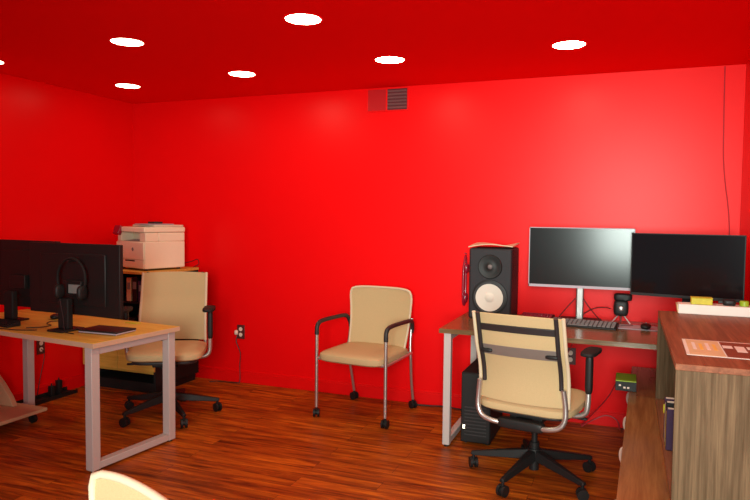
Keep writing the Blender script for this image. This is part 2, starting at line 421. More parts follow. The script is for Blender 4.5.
# ------------------------------------------------------------------ guest chair (faces local +Y)
def make_guest():
    r = thing('guest_chair', 'guest', 'chair')
    W = 0.275
    MB().superell((0, 0.012, 0.447), (0.262, 0.272, 0.044), 0.55, 0.34, nu=44).build('seat', M['beige'], r)
    MB().tube([(-W, 0.22, 0.425), (W, 0.22, 0.425)], 0.011).tube([(-W, -0.20, 0.44), (W, -0.20, 0.44)], 0.011).tube([(-W, .22, .425), (-W, -.21, .44)], .010).tube([(W, .22, .425), (W, -.21, .44)], .010).build('seat_frame', M['silver'], r)
    def back(u, v):
        x = (u - .5) * 2 ; z = 0.465 + v * 0.44
        w = 0.232 + 0.028 * v - 0.018 * max(0, (v - .86) / .14) ** 3
        y = -0.170 - 0.065 * v - 0.025 * math.sin(PI * v) - 0.035 * (1 - x * x)
        return (x * w, y, z - 0.016 * abs(x) ** 6 * v)
    MB().sheet(back, 20, 18, 0.012).build('backrest', M['beige'], r, bevel=0.003)
    pts = [back(0, t / 8) for t in range(9)]
    pts += [back(t / 8, 1) for t in range(1, 9)] + [back(1, 1 - t / 8) for t in range(1, 9)]
    MB().tube([V(*p) + V(0, -.002, 0) for p in pts], 0.0085, smooth=2).build('backrest_piping', M['beige_edge'], r)
    for s in (-1, 1):
        MB().tube([(s * W, 0.225, 0.07), (s * W, 0.225, 0.30), (s * W, 0.225, 0.60)], 0.0115, smooth=1, seg=12).build('leg', M['silver'], r)
        MB().tube([(s * W * .92, -0.30, 0.07), (s * W * .93, -0.26, 0.22), (s * W * .97, -0.215, 0.42), (s * W * .94, -0.225, 0.50), (s * W * .93, -0.255, 0.69)], 0.0105, smooth=4, seg=12).build('leg', M['silver'], r)
        MB().tube([(s * W, 0.225, 0.595), (s * W, 0.222, 0.65), (s * W, 0.195, 0.678), (s * W, 0.13, 0.688), (s * W, -0.02, 0.688), (s * W, -0.16, 0.684), (s * W * .99, -0.215, 0.668), (s * W * .96, -0.245, 0.62), (s * W * .94, -0.245, 0.585)], 0.0155, smooth=5, seg=12).build('armrest', M['dark_grey'], r)
        for y in (0.225, -0.30):
            caster_mb((s * W * (.92 if y < 0 else 1), y, 0), 0.058, yaw=0.2 * s + (1.1 if y < 0 else 0.25)).build('caster', M['black'], r)
    return r
guest = make_guest()
guest.location = (-1.757, -0.41, 0); guest.rotation_euler = (0, 0, PI - 0.10)
guest['label'] = 'beige mesh guest chair on casters standing alone against the middle of the red wall'
g2 = copy_thing(guest, (-0.905, -4.066, 0), PI - 0.45, 'beige mesh chair at the bottom edge, only the top of its back showing')
g2.scale = (1, 1, 1.013)

# ------------------------------------------------------------------ office chair (faces local +Y)
def make_office():
    r = thing('office_chair', 'office', 'chair')
    BA = math.radians(188)
    # base
    MB().cyl((0, 0, 0.100), (0, 0, 0.165), 0.045, 0.036, seg=24).build('base_hub', M['black'], r)
    for k in range(5):
        a = BA + 2 * PI * k / 5
        d = V(math.cos(a), math.sin(a), 0); n = V(-d.y, d.x, 0)
        mb = MB()
        secs = [(0.02, 0.026, 0.105, 0.160), (0.15, 0.021, 0.092, 0.136), (0.33, 0.014, 0.074, 0.100), (0.358, 0.013, 0.076, 0.094)]
        rings = []
        for (t, w, z0, z1) in secs:
            c = d * t
            rings.append([mb.bm.verts.new(c + n * w * 1.15 + V(0, 0, z0)), mb.bm.verts.new(c - n * w * 1.15 + V(0, 0, z0)), mb.bm.verts.new(c - n * w * .75 + V(0, 0, z1)), mb.bm.verts.new(c + n * w * .75 + V(0, 0, z1))])
        for A, B in zip(rings[:-1], rings[1:]):
            for j in range(4): mb.bm.faces.new((A[j], A[(j + 1) % 4], B[(j + 1) % 4], B[j]))
        mb.bm.faces.new(rings[0]); mb.bm.faces.new(list(reversed(rings[-1])))
        sp = mb.build('base_spoke', M['black'], r, bevel=0.004)
        caster_mb(tuple(d * 0.345), 0.060, yaw=a + 0.5 + k).build('caster', M['black'], r)
    MB().cyl((0, 0, 0.045), (0, 0, 0.20), 0.027, seg=20).cyl((0, 0, 0.20), (0, 0, 0.37), 0.017, seg=20).build('gas_lift', M['black'], r)
    MB().bx(-0.09, 0.09, -0.17, 0.12, 0.355, 0.395).bx(-0.05, 0.05, -0.10, 0.06, 0.33, 0.36).build('tilt_mechanism', M['black'], r, bevel=0.008)
    MB().tube([(0.08, 0.0, 0.37), (0.20, 0.02, 0.365), (0.235, 0.025, 0.365)], 0.005).superell((0.25, 0.03, 0.365), (0.028, 0.014, 0.007), .5, .5, 12, 8).build('lever', M['black'], r)
    # seat
    MB().superell((0, -0.005, 0.444), (0.262, 0.262, 0.040), 0.6, 0.40, nu=44).build('seat', M['beige'], r)
    MB().superell((0, 0.01, 0.402), (0.225, 0.215, 0.016), 0.5, 0.4, nu=36).build('seat_pan', M['dark_grey'], r)
    # backrest mesh
    def back(u, v):
        x = (u - .5) * 2; z = 0.478 + v * 0.482
        w = 0.232 - 0.004 * v
        y = -0.222 - 0.075 * v - 0.035 * math.sin(PI * v) * -1 * 0 - 0.045 * (1 - x * x) - 0.05 * v * v
        y += 0.025 * math.sin(PI * min(1, v * 1.6))
        return (x * w, y, z - 0.006 * x * x * v)
    MB().sheet(back, 20, 22, 0.008).build('backrest', M['beige'], r, bevel=0.002)
    edge = [back(0, t / 10) for t in range(11)]
    for s in (0, 1):
        MB().tube([V(*back(s, t / 10)) + V((s - .5) * .012, -.004, 0) for t in range(11)], 0.010, smooth=2).build('backrest_edge', M['beige_edge'], r)
        # dark uprights on the rear
        MB().tube([V(*back(0.055 + .89 * s, t / 10)) + V(0, -.018, 0) for t in range(2, 11)], 0.0115, smooth=2).build('back_upright', M['dark_grey'], r)
    def strip(v0, v1, off, th, name, m):
        MB().sheet(lambda u, v: V(*back(0.05 + .90 * u, v0 + (v1 - v0) * v)) + V(0, -off, 0), 16, 3, -th).build(name, m, r, bevel=0.002)
    strip(0.80, 0.875, 0.016, 0.010, 'back_crossbar', M['dark_grey'])
    strip(0.52, 0.64, 0.010, 0.006, 'lumbar_band', M['band'])
    for s in (0.10, 0.90):
        p = V(*back(s, 0.57))
        MB().superell(p + V(0.012 * (1 if s < .5 else -1), -0.026, 0), (0.032, 0.010, 0.010), .5, .6, 16, 8).build('lumbar_grip', M['black'], r)
    # silver tubes from under the back up both sides
    for s in (-1, 1):
        MB().tube([(s * 0.06, -0.245, 0.360), (s * 0.14, -0.268, 0.366), (s * 0.205, -0.268, 0.385), (s * 0.232, -0.264, 0.43), (s * 0.232, -0.262, 0.50), (s * 0.222, -0.270, 0.58)], 0.0135, smooth=5, seg=14).build('back_tube', M['silver'], r)
        # arm: silver tube curving up, black post, pad
        MB().tube([(s * 0.10, -0.03, 0.392), (s * 0.22, -0.035, 0.392), (s * 0.275, -0.035, 0.41), (s * 0.290, -0.035, 0.45), (s * 0.292, -0.03, 0.535)], 0.0145, smooth=5, seg=14).build('arm_tube', M['silver'], r)
        MB().superell((s * 0.293, -0.03, 0.625), (0.019, 0.024, 0.105), .35, .6, 20, 12).build('arm_post', M['black'], r)
        MB().superell((s * 0.290, 0.02, 0.735), (0.042, 0.115, 0.014), .5, .55, 28, 10).build('arm_pad', M['black_matte'], r)
    MB().superell((0, -0.250, 0.364), (0.125, 0.030, 0.026), .35, .35, 28, 12).bx(-.04, .04, -.24, -.15, .355, .38).build('back_bracket', M['black'], r)
    return r
office = make_office()
office.location = (-0.450, -1.115, 0); office.rotation_euler = (0, 0, -0.17)
office['label'] = 'beige office chair seen from behind, drawn up to the walnut desk'
off2 = copy_thing(office, (-3.05, -0.99, 0), PI + 0.52, 'beige office chair facing the photographer behind the tan desk')
off2.scale = (1, 1, 1.045)

# ------------------------------------------------------------------ monitors
def make_monitor(name, label, loc, rz, w, h, zb, silver=True, stand_off=0.09, base=(0.24, 0.19), tilt=0.0, zdesk=0.75, rear_label=False, screen='screen', colw=0.024):
    """screen faces local -Y; stand behind it at +Y"""
    r = thing(name, label, 'monitor', loc, rz)
    d = zdesk - loc[2]
    z0 = zb - loc[2]; z1 = z0 + h
    bm_ = M['silver'] if silver else M['black']
    MB().bx(-w / 2, w / 2, 0.0, 0.022, z0, z1).build('casing', M['black'], r, bevel=0.003)
    b = 0.010
    fr = MB().bx(-w / 2, w / 2, -0.005, 0.0, z0, z0 + b * 1.7).bx(-w / 2, w / 2, -0.005, 0, z1 - b * .5, z1).bx(-w / 2, -w / 2 + b * .5, -0.005, 0, z0, z1).bx(w / 2 - b * .5, w / 2, -0.005, 0, z0, z1)
    fr.build('bezel', M['tray_grey'] if silver else M['black'], r)
    MB().bx(-w / 2 + b * .5, w / 2 - b * .5, -0.003, 0, z0 + b * 1.7, z1 - b * .5).build('screen', M[screen], r)
    MB().bx(-w * .36, w * .36, 0.022, 0.032, z0 + h * .14, z1 - h * .14).build('rear_housing', M['black'], r, bevel=0.006)
    zc = z0 + h * 0.42
    MB().bx(-0.105, 0.04, 0.032, 0.062, zc - .06, zc + .03).build('mount_plate', M['black'], r, bevel=0.004)
    MB().bx(-colw, colw, 0.062, 0.062 + 0.028 + (colw - .028), d + 0.012, zc + (0.05 if silver else -.075)).build('stand_column', M['stand_silver'] if silver else M['black_matte'], r, bevel=0.008)
    MB().bx(-base[0] / 2, base[0] / 2, -0.005, -0.005 + base[1], d, d + 0.013).build('stand_base', M['black'], r, bevel=0.006)
    if rear_label:
        MB().bx(-0.10, -0.005, 0.0625, 0.0635, zc - 0.045, zc + 0.008).build('sticker', M['grey_label'], r, label='grey sticker')
    return r
ZD = 0.7505
make_monitor('monitor', 'silver edged monitor with a pale sheen on its black screen, beside the speaker', (-0.285, -0.285, ZD), 0.0, 0.665, 0.40, 0.985, base=(0.27, 0.22))
make_monitor('monitor', 'black monitor angled in from the right wall', (0.33, -0.49, ZD), -0.22, 0.62, 0.385, 0.975, silver=False, screen='screen_dark')
ZL = 0.7355
m3_ = make_monitor('monitor', 'black monitor seen from behind with a grey sticker and headphones, on the tan desk', (-3.150, -1.72, ZL), PI - 0.03, 0.74, 0.437, 0.823, silver=False, rear_label=True, zdesk=ZL, colw=0.042, base=(0.13, 0.17))
m4_ = make_monitor('monitor', 'black monitor seen from behind, cut off by the left edge of the photo', (-3.74, -1.605, ZL), PI - 0.03, 0.70, 0.440, 0.823, silver=False, zdesk=ZL, colw=0.042, base=(0.13, 0.17))

MB().cyl((-0.065, 0.030, 1.158 - ZL), (-0.065, 0.122, 1.160 - ZL), 0.0055, seg=12).build('headphone_hook', M['black'], m3_)
# headphones hanging on the monitor's rear
hp = thing('headphones', 'black headphones hanging on the back of the monitor above the tan desk', 'headphones', (-3.085, -1.826, 1.035))
R_ = 0.108
MB().tube([(R_ * math.cos(a), 0.008, 0.02 + R_ * 1.12 * math.sin(a)) for a in [math.radians(x) for x in range(-25, 206, 10)]], 0.0065, smooth=2, flat=1.5).build('headband', M['black_matte'], hp)
for s in (-1, 1):
    e = MB().superell((s * 0.088, 0.0, -0.060), (0.020, 0.036, 0.044), .7, .9, 22, 12).build('ear_cup', M['black'], hp)
MB().tube([(-0.085, 0.0, -0.10), (-0.075, 0.0, -0.16), (-0.06, .0, -.22), (-0.02, -0.03, -0.29), (.02, -.045, -.297), (.07, -0.05, -0.297)], 0.003, smooth=4, seg=8).build('headphone_cable', M['cable'], hp)

# ------------------------------------------------------------------ things on the tan desk
def lap(x, y): return (x, y, ZL)
lp = thing('laptop', 'closed thin black laptop lying on the tan desk', 'laptop', (-3.10, -1.60, ZL), -0.10)
lp.location = (-2.885, -1.745, ZL); lp.rotation_euler = (0, 0, 0.02)
MB().bx(-0.14, 0.14, -0.085, 0.085, 0.003, 0.012).build('laptop_base', M['tray_grey'], lp, bevel=0.003)
MB().bx(-0.142, 0.142, -0.087, 0.087, 0.012, 0.022).build('laptop_lid', M['black'], lp, bevel=0.004)
for sx in (-1, 1):
    for sy in (-1, 1): MB().cyl((sx * .12, sy * .07, 0), (sx * .12, sy * .07, .003), .007, seg=12).build('rubber_foot', M['black_matte'], lp)
tag(MB().box((0, 0, 0.002), (0.10, 0.045, 0.004)).build('sticky_note', M['yellow'], bevel=0.0005, loc=(-2.98, -1.42, ZL), rz=-0.1), 'pale yellow note lying on the tan desk behind the laptop', 'note')
def mouse(name, loc, rz, label, group=None):
    t = thing(name, label, 'mouse', loc, rz)
    MB().superell((0, 0, 0.0165), (0.031, 0.055, 0.0165), .8, .85, 26, 12).build('mouse_shell', M['black'], t)
    MB().cyl((-0.004, 0.028, 0.0315), (0.004, 0.028, 0.0315), 0.006, seg=14).build('scroll_wheel', M['key'], t)
    return t
mouse('computer_mouse', (-3.56, -1.50, ZL), 0.6, 'black computer mouse lying on the tan desk between the two monitors')
def keyboard(label, loc, rz, w, d, body, key, rows=5, cols=15):
    t = thing('keyboard', label, 'keyboard', loc, rz)
    MB().prism([(-d / 2, 0), (d / 2, 0), (d / 2, .030), (-d / 2, .010)], -w / 2, w / 2, Matrix(((0, 0, 1, 0), (1, 0, 0, 0), (0, 1, 0, 0), (0, 0, 0, 1)))).build('keyboard_body', body, t, bevel=0.003)
    kw = (w - 0.02) / cols; kd = (d - 0.018) / rows
    mb = MB()
    for rI in range(rows):
        for c in range(cols):
            if rI == 0 and 4 <= c <= 8:
                continue
            y = -d / 2 + 0.009 + kd * (rI + .5); z = 0.0135 + 0.020 * (y + d / 2) / d
            mb.box((-w / 2 + 0.01 + kw * (c + .5), y, z), (kw * .82, kd * .8, 0.008))
    y = -d / 2 + 0.009 + kd * .5
    if rows > 2: mb.box((-w / 2 + .01 + kw * 6.5, y, 0.0138), (kw * 4.8, kd * .8, .008))
    o = mb.build('keycaps', key, t, bevel=0.001)
    return t
keyboard('dark keyboard pushed back on the tan desk between the monitors', (-3.70, -1.825, ZL), -0.10, 0.34, 0.09, M['black_matte'], M['black'])
# cables on and below the tan desk
def cable(label, pts, r=0.003, m='cable', smooth=6, group=None):
    return tag(MB().tube(pts, r, seg=8, smooth=smooth).build('power_cable', M[m]), label, 'cable', group)
z = ZL + 0.004
cable('black cable looping over the front edge of the tan desk from the left monitor', [(-3.30, -1.88, z), (-3.40, -1.925, z), (-3.50, -1.928, z), (-3.58, -1.942, z), (-3.63, -1.958, z - .001), (-3.64, -1.968, z - .03), (-3.63, -1.96, 0.60), (-3.68, -1.93, 0.45), (-3.74, -1.88, 0.25), (-3.80, -1.84, .13), (-3.84, -1.80, .104)])
cable('thin black cable lying in a curve on the tan desk beside the mouse', [(-3.40, -1.56, z), (-3.48, -1.60, z), (-3.44, -1.68, z), (-3.36, -1.72, z), (-3.36, -1.80, z), (-3.42, -1.85, z)])
cable('black cable hanging from the left wall outlet down to the floor tray', [(XL + .012, -1.04, 0.39), (XL + .05, -1.05, 0.34), (XL + .05, -1.08, 0.22), (XL + .06, -1.12, 0.10), (XL + .065, -1.14, 0.02)])
cable('dark red cable from the wall outlet running along the floor behind the office chair', [(-3.10, -0.012, 0.42), (-3.105, -0.03, 0.36), (-3.07, -0.022, 0.26), (-3.075, -0.022, 0.16), (-3.07, -0.03, 0.02), (-3.10, -0.05, 0.005), (-3.25, -0.06, 0.005), (-3.33, -0.10, 0.004)], 0.0035)
tag(MB().superell((0, 0, 0), (0.016, 0.016, 0.02), .6, .8, 16, 8).build('power_plug', M['pink_white'], loc=(-3.11, -0.022, 0.435)), 'pale power plug in the lower socket of the outlet beside the left office chair', 'plug')

# cable tray on the floor along the left wall
ct = thing('cable_tray', 'long low black cable tray on the floor along the left wall', 'tray', (XL + 0.065, -1.06, 0))
MB().bx(-0.055, 0.055, -0.26, 0.26, 0, 0.012).bx(-0.055, -0.05, -0.26, 0.26, 0.012, 0.04).build('tray_body', M['black_matte'], ct, bevel=0.002)
MB().bx(0.055, 0.060, -0.26, 0.26, 0, 0.03).build('tray_edge', M['black'], ct)
for k, (y, h) in enumerate(((-1.00, 0.085), (-0.93, 0.115))):
    a = thing('power_adapter', ['small black power adapter upright in the floor tray', 'taller black power adapter upright at the far end of the floor tray'][k], 'adapter', (XL + 0.065, y, 0.012), group=None)
    MB().bx(-0.02, 0.02, -0.018, 0.018, 0, h).build('adapter_body', M['black'], a, bevel=0.004)
    MB().cyl((0, 0, h), (0, 0, h + .018), 0.005, seg=10).build('adapter_plug', M['cable'], a)

# low plywood platform at the left edge
pf = thing('plywood_stand', 'pale plywood stand with a sloping upright, on the floor at the left edge', 'stand', (-3.84, -1.70, 0))
MB().bx(-0.30, 0.13, -0.26, 0.26, 0.075, 0.100).build('base_board', M['ply'], pf, bevel=0.006)
MB().prism([(-0.30, 0.10), (-0.09, 0.10), (-0.125, 0.16), (-0.20, 0.25), (-0.27, 0.315), (-0.30, 0.33)], -0.02, 0.02, Matrix(((1, 0, 0, 0), (0, 0, -1, 0.19), (0, 1, 0, 0), (0, 0, 0, 1)))).build('sloping_upright', M['ply'], pf, bevel=0.004)
for sx in (-0.25, 0.06):
    for sy in (-0.2, 0.2):
        MB().cyl((sx, sy - .012, 0.03), (sx, sy + .012, 0.03), 0.03, seg=18).bx(sx - .012, sx + .012, sy - .012, sy + .012, 0.045, 0.075).build('caster', M['black'], pf)

# ------------------------------------------------------------------ printer cabinet and printer
cb = thing('storage_cabinet', 'low brown cabinet with open black shelves under the white printer', 'cabinet', (-3.84, -0.345, 0))
W2, D2, HT = 0.365, 0.290, 0.985
MB().bx(-W2 - .005, W2 + .005, -D2 - .01, D2, HT - 0.022, HT).build('cabinet_top', M['tan_wood'], cb, bevel=0.002)
for sx in (-1, 1):
    MB().bx(*sorted((sx * W2, sx * (W2 - 0.02))), -D2 + .02, D2, 0.06, HT - .022).build('side_panel', M['black_matte'], cb, bevel=0.001)
MB().bx(-W2 + .02, W2 - .02, D2 - .012, D2, 0.08, HT - .022).build('back_panel', M['black_matte'], cb)
MB().bx(-W2 + .02, W2 - .02, -D2 + .03, D2 - .012, 0.46, 0.478).build('shelf', M['tan_wood'], cb)
MB().bx(-W2 + .02, W2 - .02, -D2 + .03, D2 - .012, 0.72, 0.736).build('shelf', M['black_matte'], cb)
MB().bx(-W2 + .02, W2 - .02, -D2 + .03, D2 - .012, 0.16, 0.18).build('bottom_panel', M['tan_wood'], cb)
for sx in (-1, 1):
    dr = MB().bx(*sorted((sx * .002, sx * (W2 - .001))), -D2 + .0, -D2 + .02, 0.185, 0.50).build('door', M['tan_wood'], cb, bevel=0.002)
    MB().cyl((sx * .04, -D2 - .012, 0.455), (sx * .04, -D2, .455), .009, seg=14).build('door_knob', M['silver'], dr)
MB().bx(-W2 + .02, W2 - .02, -D2 + .05, D2 - .02, 0.0, 0.08).build('plinth', M['black_matte'], cb)
for i, (x, w, h, mk) in enumerate(((0.13, .045, .19, 'kraft'), (.19, .05, .2, 'black'), (.255, .06, .17, 'purple'), (.325, .05, .195, 'black'))):
    b = thing('file_binder', ['tan binder on the shelf below the printer, leftmost of four', 'black binder between the tan and the purple binder', 'purple binder on the shelf below the printer', 'black binder at the right end of the shelf below the printer'][i], 'binder', (-3.88 + x, -0.47, 0.737), group=None)
    MB().bx(-w / 2, w / 2, -0.13, 0.13, 0, h).build('binder_cover', M[mk], b, bevel=0.003)
    MB().bx(-w / 2 + .008, w / 2 - .008, -0.1305, -0.128, h * .5, h * .8).build('spine_label', M['grey_label'], b)
for i, (x, w, h, mk) in enumerate(((0.10, .12, .10, 'dark_grey'), (.26, .14, .14, 'black'))):
    tag(MB().bx(-w / 2, w / 2, -.1, .1, 0, h).bx(-w / 2 - .002, w / 2 + .002, -.102, .102, h, h + .012).build('storage_box', M[mk], bevel=.003, loc=(-3.88 + x, -0.47, 0.479)), ['charcoal lidded box on the middle shelf of the printer cabinet', 'larger black lidded box on the middle shelf of the printer cabinet'][i], 'box')

pr_ = thing('printer', 'white multifunction printer with a grey control panel, on the cabinet in the corner', 'printer', (-3.735, -0.35, HT + 0.001), -0.30)
pr_.scale = (1.0, 1.0, 1.17)
W, D, Hh = 0.205, 0.19, 0.31
b = MB(); b.bx(-W, W, -D + .002, D, 0.012, 0.20).bx(-W, W, -D + .13, D, 0.20, 0.262).bx(-W, -W + .05, -D + .01, -D + .13, .20, .262).bx(W - .085, W, -D + .01, -D + .13, .20, .262)
b.build('printer_body', M['white'], pr_, bevel=0.006)
MB().bx(-W + .006, W - .006, -D - .006, -D + .002, 0.075, 0.195).build('front_cover', M['white'], pr_, bevel=0.004)
MB().bx(-W + .006, W - .006, -D - .004, -D + .002, 0.016, 0.069).build('paper_tray', M['white'], pr_, bevel=0.003)
MB().bx(-.07, .07, -D - .0055, -D - .002, 0.061, 0.069).build('tray_grip', M['dark_grey'], pr_)
MB().lathe([(0, 0.0018), (.0125, .0018), (.0135, 0)], rot=Matrix.Rotation(PI / 2, 4, 'X'), c=(0.045, -D - .006, .145), seg=24).build('maker_mark', M['grey_label'], pr_, label='small round grey mark')
MB().box((-.018, -.06 - .02, 0.206), (.26, .2, .004), rx=math.radians(6)).build('output_tray', M['tray_grey'], pr_)
MB().bx(-W - .004, W + .004, -D - .004, D + .002, 0.264, 0.300).build('scanner_lid', M['white'], pr_, bevel=0.007)
MB().bx(-W + .09, W - .0, -D + .09, D - .01, 0.300, 0.316).build('document_feeder', M['offwhite'], pr_, bevel=0.006)
MB().box((0.085, -0.02, 0.320), (0.20, 0.24, 0.006)).build('feeder_cover', M['tray_grey'], pr_, bevel=0.002)
MB().box((0.02, 0.03, 0.330), (0.10, 0.08, 0.014)).build('feeder_hump', M['dark_grey'], pr_, bevel=0.005)
MB().box((-W + .04, -D - .012, 0.275), (.085, .03, .065), rx=math.radians(-22)).build('control_panel', M['red_plastic'], pr_, bevel=0.004)
for sx in (-1, 1):
    for sy in (-1, 1): MB().cyl((sx * .17, sy * .15, 0), (sx * .17, sy * .15, .013), .014, seg=14).build('rubber_foot', M['black'], pr_)
cable('dark cable curling behind the printer on the cabinet top', [(-3.50, -0.09, HT + .004), (-3.46, -0.07, HT + .03), (-3.48, -0.06, HT + .07), (-3.54, -0.06, HT + .05), (-3.62, -0.07, HT + .03)], 0.003)

# ------------------------------------------------------------------ walnut desk: things on and under it
sp = thing('studio_speaker', 'large black studio speaker with a white cone and a brown paper on top', 'speaker', (-0.865, -0.215, 0.7505), 0.0)
sw, sd, sh = 0.146, 0.15, 0.485
MB().bx(-sw, sw, -sd, sd, 0.0, sh).build('speaker_cabinet', M['speaker'], sp, bevel=0.012)
MB().lathe([(0.122, 0), (0.120, 0.008), (0.108, 0.010), (0.100, 0.004), (0.098, -0.0)], rot=Matrix.Rotation(PI / 2, 4, 'X'), c=(0.0, -sd, 0.150), seg=48).build('woofer_surround', M['black'], sp)
MB().lathe([(0.094, 0.003), (0.060, -0.004), (0.034, -0.006), (0.0335, -.006)], rot=Matrix.Rotation(PI / 2, 4, 'X'), c=(0.0, -sd - .009, 0.150), seg=48).lathe([(0.0, 0.003), (.012, .002), (.024, -.001), (.034, -.0065)], rot=Matrix.Rotation(PI / 2, 4, 'X'), c=(0.0, -sd - .009, 0.150), seg=36).build('woofer_cone', M['cone'], sp)
MB().lathe([(0.098, 0.008), (0.108, 0.0125), (0.0985, 0.0125)], rot=Matrix.Rotation(PI / 2, 4, 'X'), c=(0.0, -sd, 0.150), seg=48).build('woofer_ring', M['dark_grey'], sp)
MB().lathe([(0.083, 0.0), (0.078, 0.006), (0.055, 0.003), (0.030, -0.001), (0.022, 0.003), (0.0, 0.006)], rot=Matrix.Rotation(PI / 2, 4, 'X'), c=(0.0, -sd - .002, 0.360), seg=44).build('tweeter_waveguide', M['black'], sp)
MB().lathe([(0.0, 0.012), (0.010, .010), (0.016, .004)], rot=Matrix.Rotation(PI / 2, 4, 'X'), c=(0.0, -sd - .002, 0.360), seg=24).build('tweeter_dome', M['key'], sp)
MB().prism([(-.012, 0), (.012, 0), (0, .018)], 0, .003, Matrix.Translation((0, -sd, 0.008)) @ Matrix.Rotation(PI / 2, 4, 'X')).build('maker_badge', M['grey_label'], sp, label='small pale badge')
def papr(u, v):
    x = (u - .5) * 0.30; y = (v - .5) * 0.26
    return (x + .02 * v, y, 0.004 + 0.020 * abs(math.sin(3.1 * u + 1.2 * v)) + 0.012 * max(0, u - .75) * 2)
tag(MB().sheet(papr, 18, 10, 0.006).build('paper_bag', M['light_kraft'], loc=(-0.875, -0.225, 0.7505 + 0.485), rz=0.05), 'crumpled brown paper sheet lying on top of the black speaker', 'paper')

rt = thing('hanging_headset', 'slim dark red headset hanging edge-on from a hook on the wall left of the speaker', 'headset', (-1.115, -0.002, 0.80))
MB().tube([(0, -.05, .33), (0, -.02, .36), (0, -.012, .30), (0, -.012, .12), (0, -.03, .02), (0, -.06, .0), (0, -.085, .04), (0, -.09, .15), (0, -.085, .27), (0, -.05, .33)], .009, seg=10).build('headset_band', M['red_plastic'], rt)
MB().superell((0.012, -.05, .27), (.022, .03, .035), .7, .8, 18, 10).build('ear_cup', M['red_plastic'], rt)
MB().superell((0.008, -.05, .05), (.018, .03, .035), .7, .8, 18, 10).build('ear_cup', M['red_plastic'], rt)
MB().cyl((0, 0, .375), (0, -.05, .38), .005, seg=10).build('wall_hook', M['red_plastic'], rt)

keyboard('black keyboard with grey keys in front of the silver edged monitor', (-0.250, -0.385, ZD), -0.10, 0.42, 0.15, M['black'], M['key'])
keyboard('small dark red keyboard on the walnut desk between the speaker and the silver edged monitor', (-0.565, -0.20, ZD), -0.06, 0.22, 0.12, M['cable'], M['red_plastic'], rows=4, cols=10)
tag(MB().prism([(-.07, -.04), (.06, -.05), (.08, .02), (-.05, .05)], 0, .0015).build('paper_slip', M['yellow_paper'], loc=(-0.64, -0.345, ZD), rz=.2), 'orange yellow paper slip on the walnut desk in front of the small red keyboard', 'paper')
tag(MB().bx(-.14, .14, -.085, .085, 0, .003).build('mouse_pad', M['tray_grey'], bevel=.001, loc=(0.075, -0.30, ZD), rz=-.05), 'pale grey mouse pad on the walnut desk right of the keyboard', 'mouse pad')
mouse('computer_mouse', (0.125, -0.345, ZD + .003), -0.1, 'black computer mouse on the pale mouse pad right of the keyboard')
# little tripod microphone / webcam
gd = thing('tripod_webcam', 'small black webcam on a chrome legged mini tripod between the two right monitors', 'webcam', (-0.025, -0.17, ZD))
gd.scale = (1.3, 1.3, 1.35)
MB().superell((0.008, -0.005, 0.132), (0.044, 0.022, 0.018), .4, .5, 22, 12).build('camera_body', M['black'], gd)
MB().cyl((0.02, -0.024, .132), (0.02, -0.032, .132), .012, seg=24).build('camera_lens', M['black'], gd)
MB().superell((0.0, 0, 0.078), (0.036, 0.026, 0.040), .5, .5, 22, 12).build('camera_housing', M['black'], gd)
MB().superell((0.0, -0.027, 0.078), (0.013, 0.006, 0.013), .8, .9, 16, 8).build('chrome_knob', M['silver'], gd)
for a in (-2.6, -0.5, 1.57):
    MB().tube([(0, 0, .055), (.028 * math.cos(a), .028 * math.sin(a), .03), (.052 * math.cos(a), .052 * math.sin(a), .004)], .0038, seg=8).build('tripod_leg', M['silver'], gd)
z = ZD + .0035
cable('black cable looping behind the monitor stand towards the webcam', [(-0.30, -0.045, z), (-0.24, -0.05, z + .05), (-0.18, -0.07, z + .08), (-0.12, -0.11, z + .09), (-0.089, -0.16, z + .09)])
cable('thin black cable lying on the walnut desk between monitor base and webcam', [(-0.155, -0.24, z), (-0.12, -0.21, z), (-0.08, -0.22, z), (-0.05, -0.26, z), (0.0, -0.275, z), (0.05, -0.25, z)])
cable('black cable arching left of the silver monitor stand', [(-0.31, -0.26, z + .16), (-0.36, -0.25, z + .10), (-0.405, -0.235, z + .04), (-0.425, -0.25, z + .01), (-0.432, -0.27, z)])
cable('black cable arching right of the silver monitor stand', [(-0.26, -0.26, z + .16), (-0.22, -0.25, z + .10), (-0.165, -0.21, z + .03), (-0.13, -0.18, z)])
cable('dark pink cable running right from the webcam along the desk', [(0.05, -0.21, z), (0.12, -0.21, z), (0.2, -0.19, z + .0), (0.28, -0.16, z)], m='cable_red')

# computer tower
pc = thing('computer_tower', 'black computer tower standing on the floor under the left end of the walnut desk', 'computer', (-0.865, -0.52, 0))
MB().bx(-0.095, 0.095, -0.22, 0.22, 0.012, 0.46).build('tower_case', M['black_matte'], pc, bevel=0.004)
MB().bx(-0.092, 0.092, -0.228, -0.22, 0.016, 0.456).build('front_bezel', M['black'], pc, bevel=0.004)
for k in range(9): MB().bx(-.07, .07, -.230, -.2275, 0.06 + k * .022, .068 + k * .022).build('bezel_slot', M['dark_grey'], pc)
MB().bx(-0.080, -0.066, -0.2295, -0.2275, 0.10, 0.125).build('status_light', M['led'], pc)
for sx in (-1, 1):
    for sy in (-1, 1): MB().cyl((sx * .07, sy * .18, 0), (sx * .07, sy * .18, .013), .014, seg=14).build('rubber_foot', M['black'], pc)

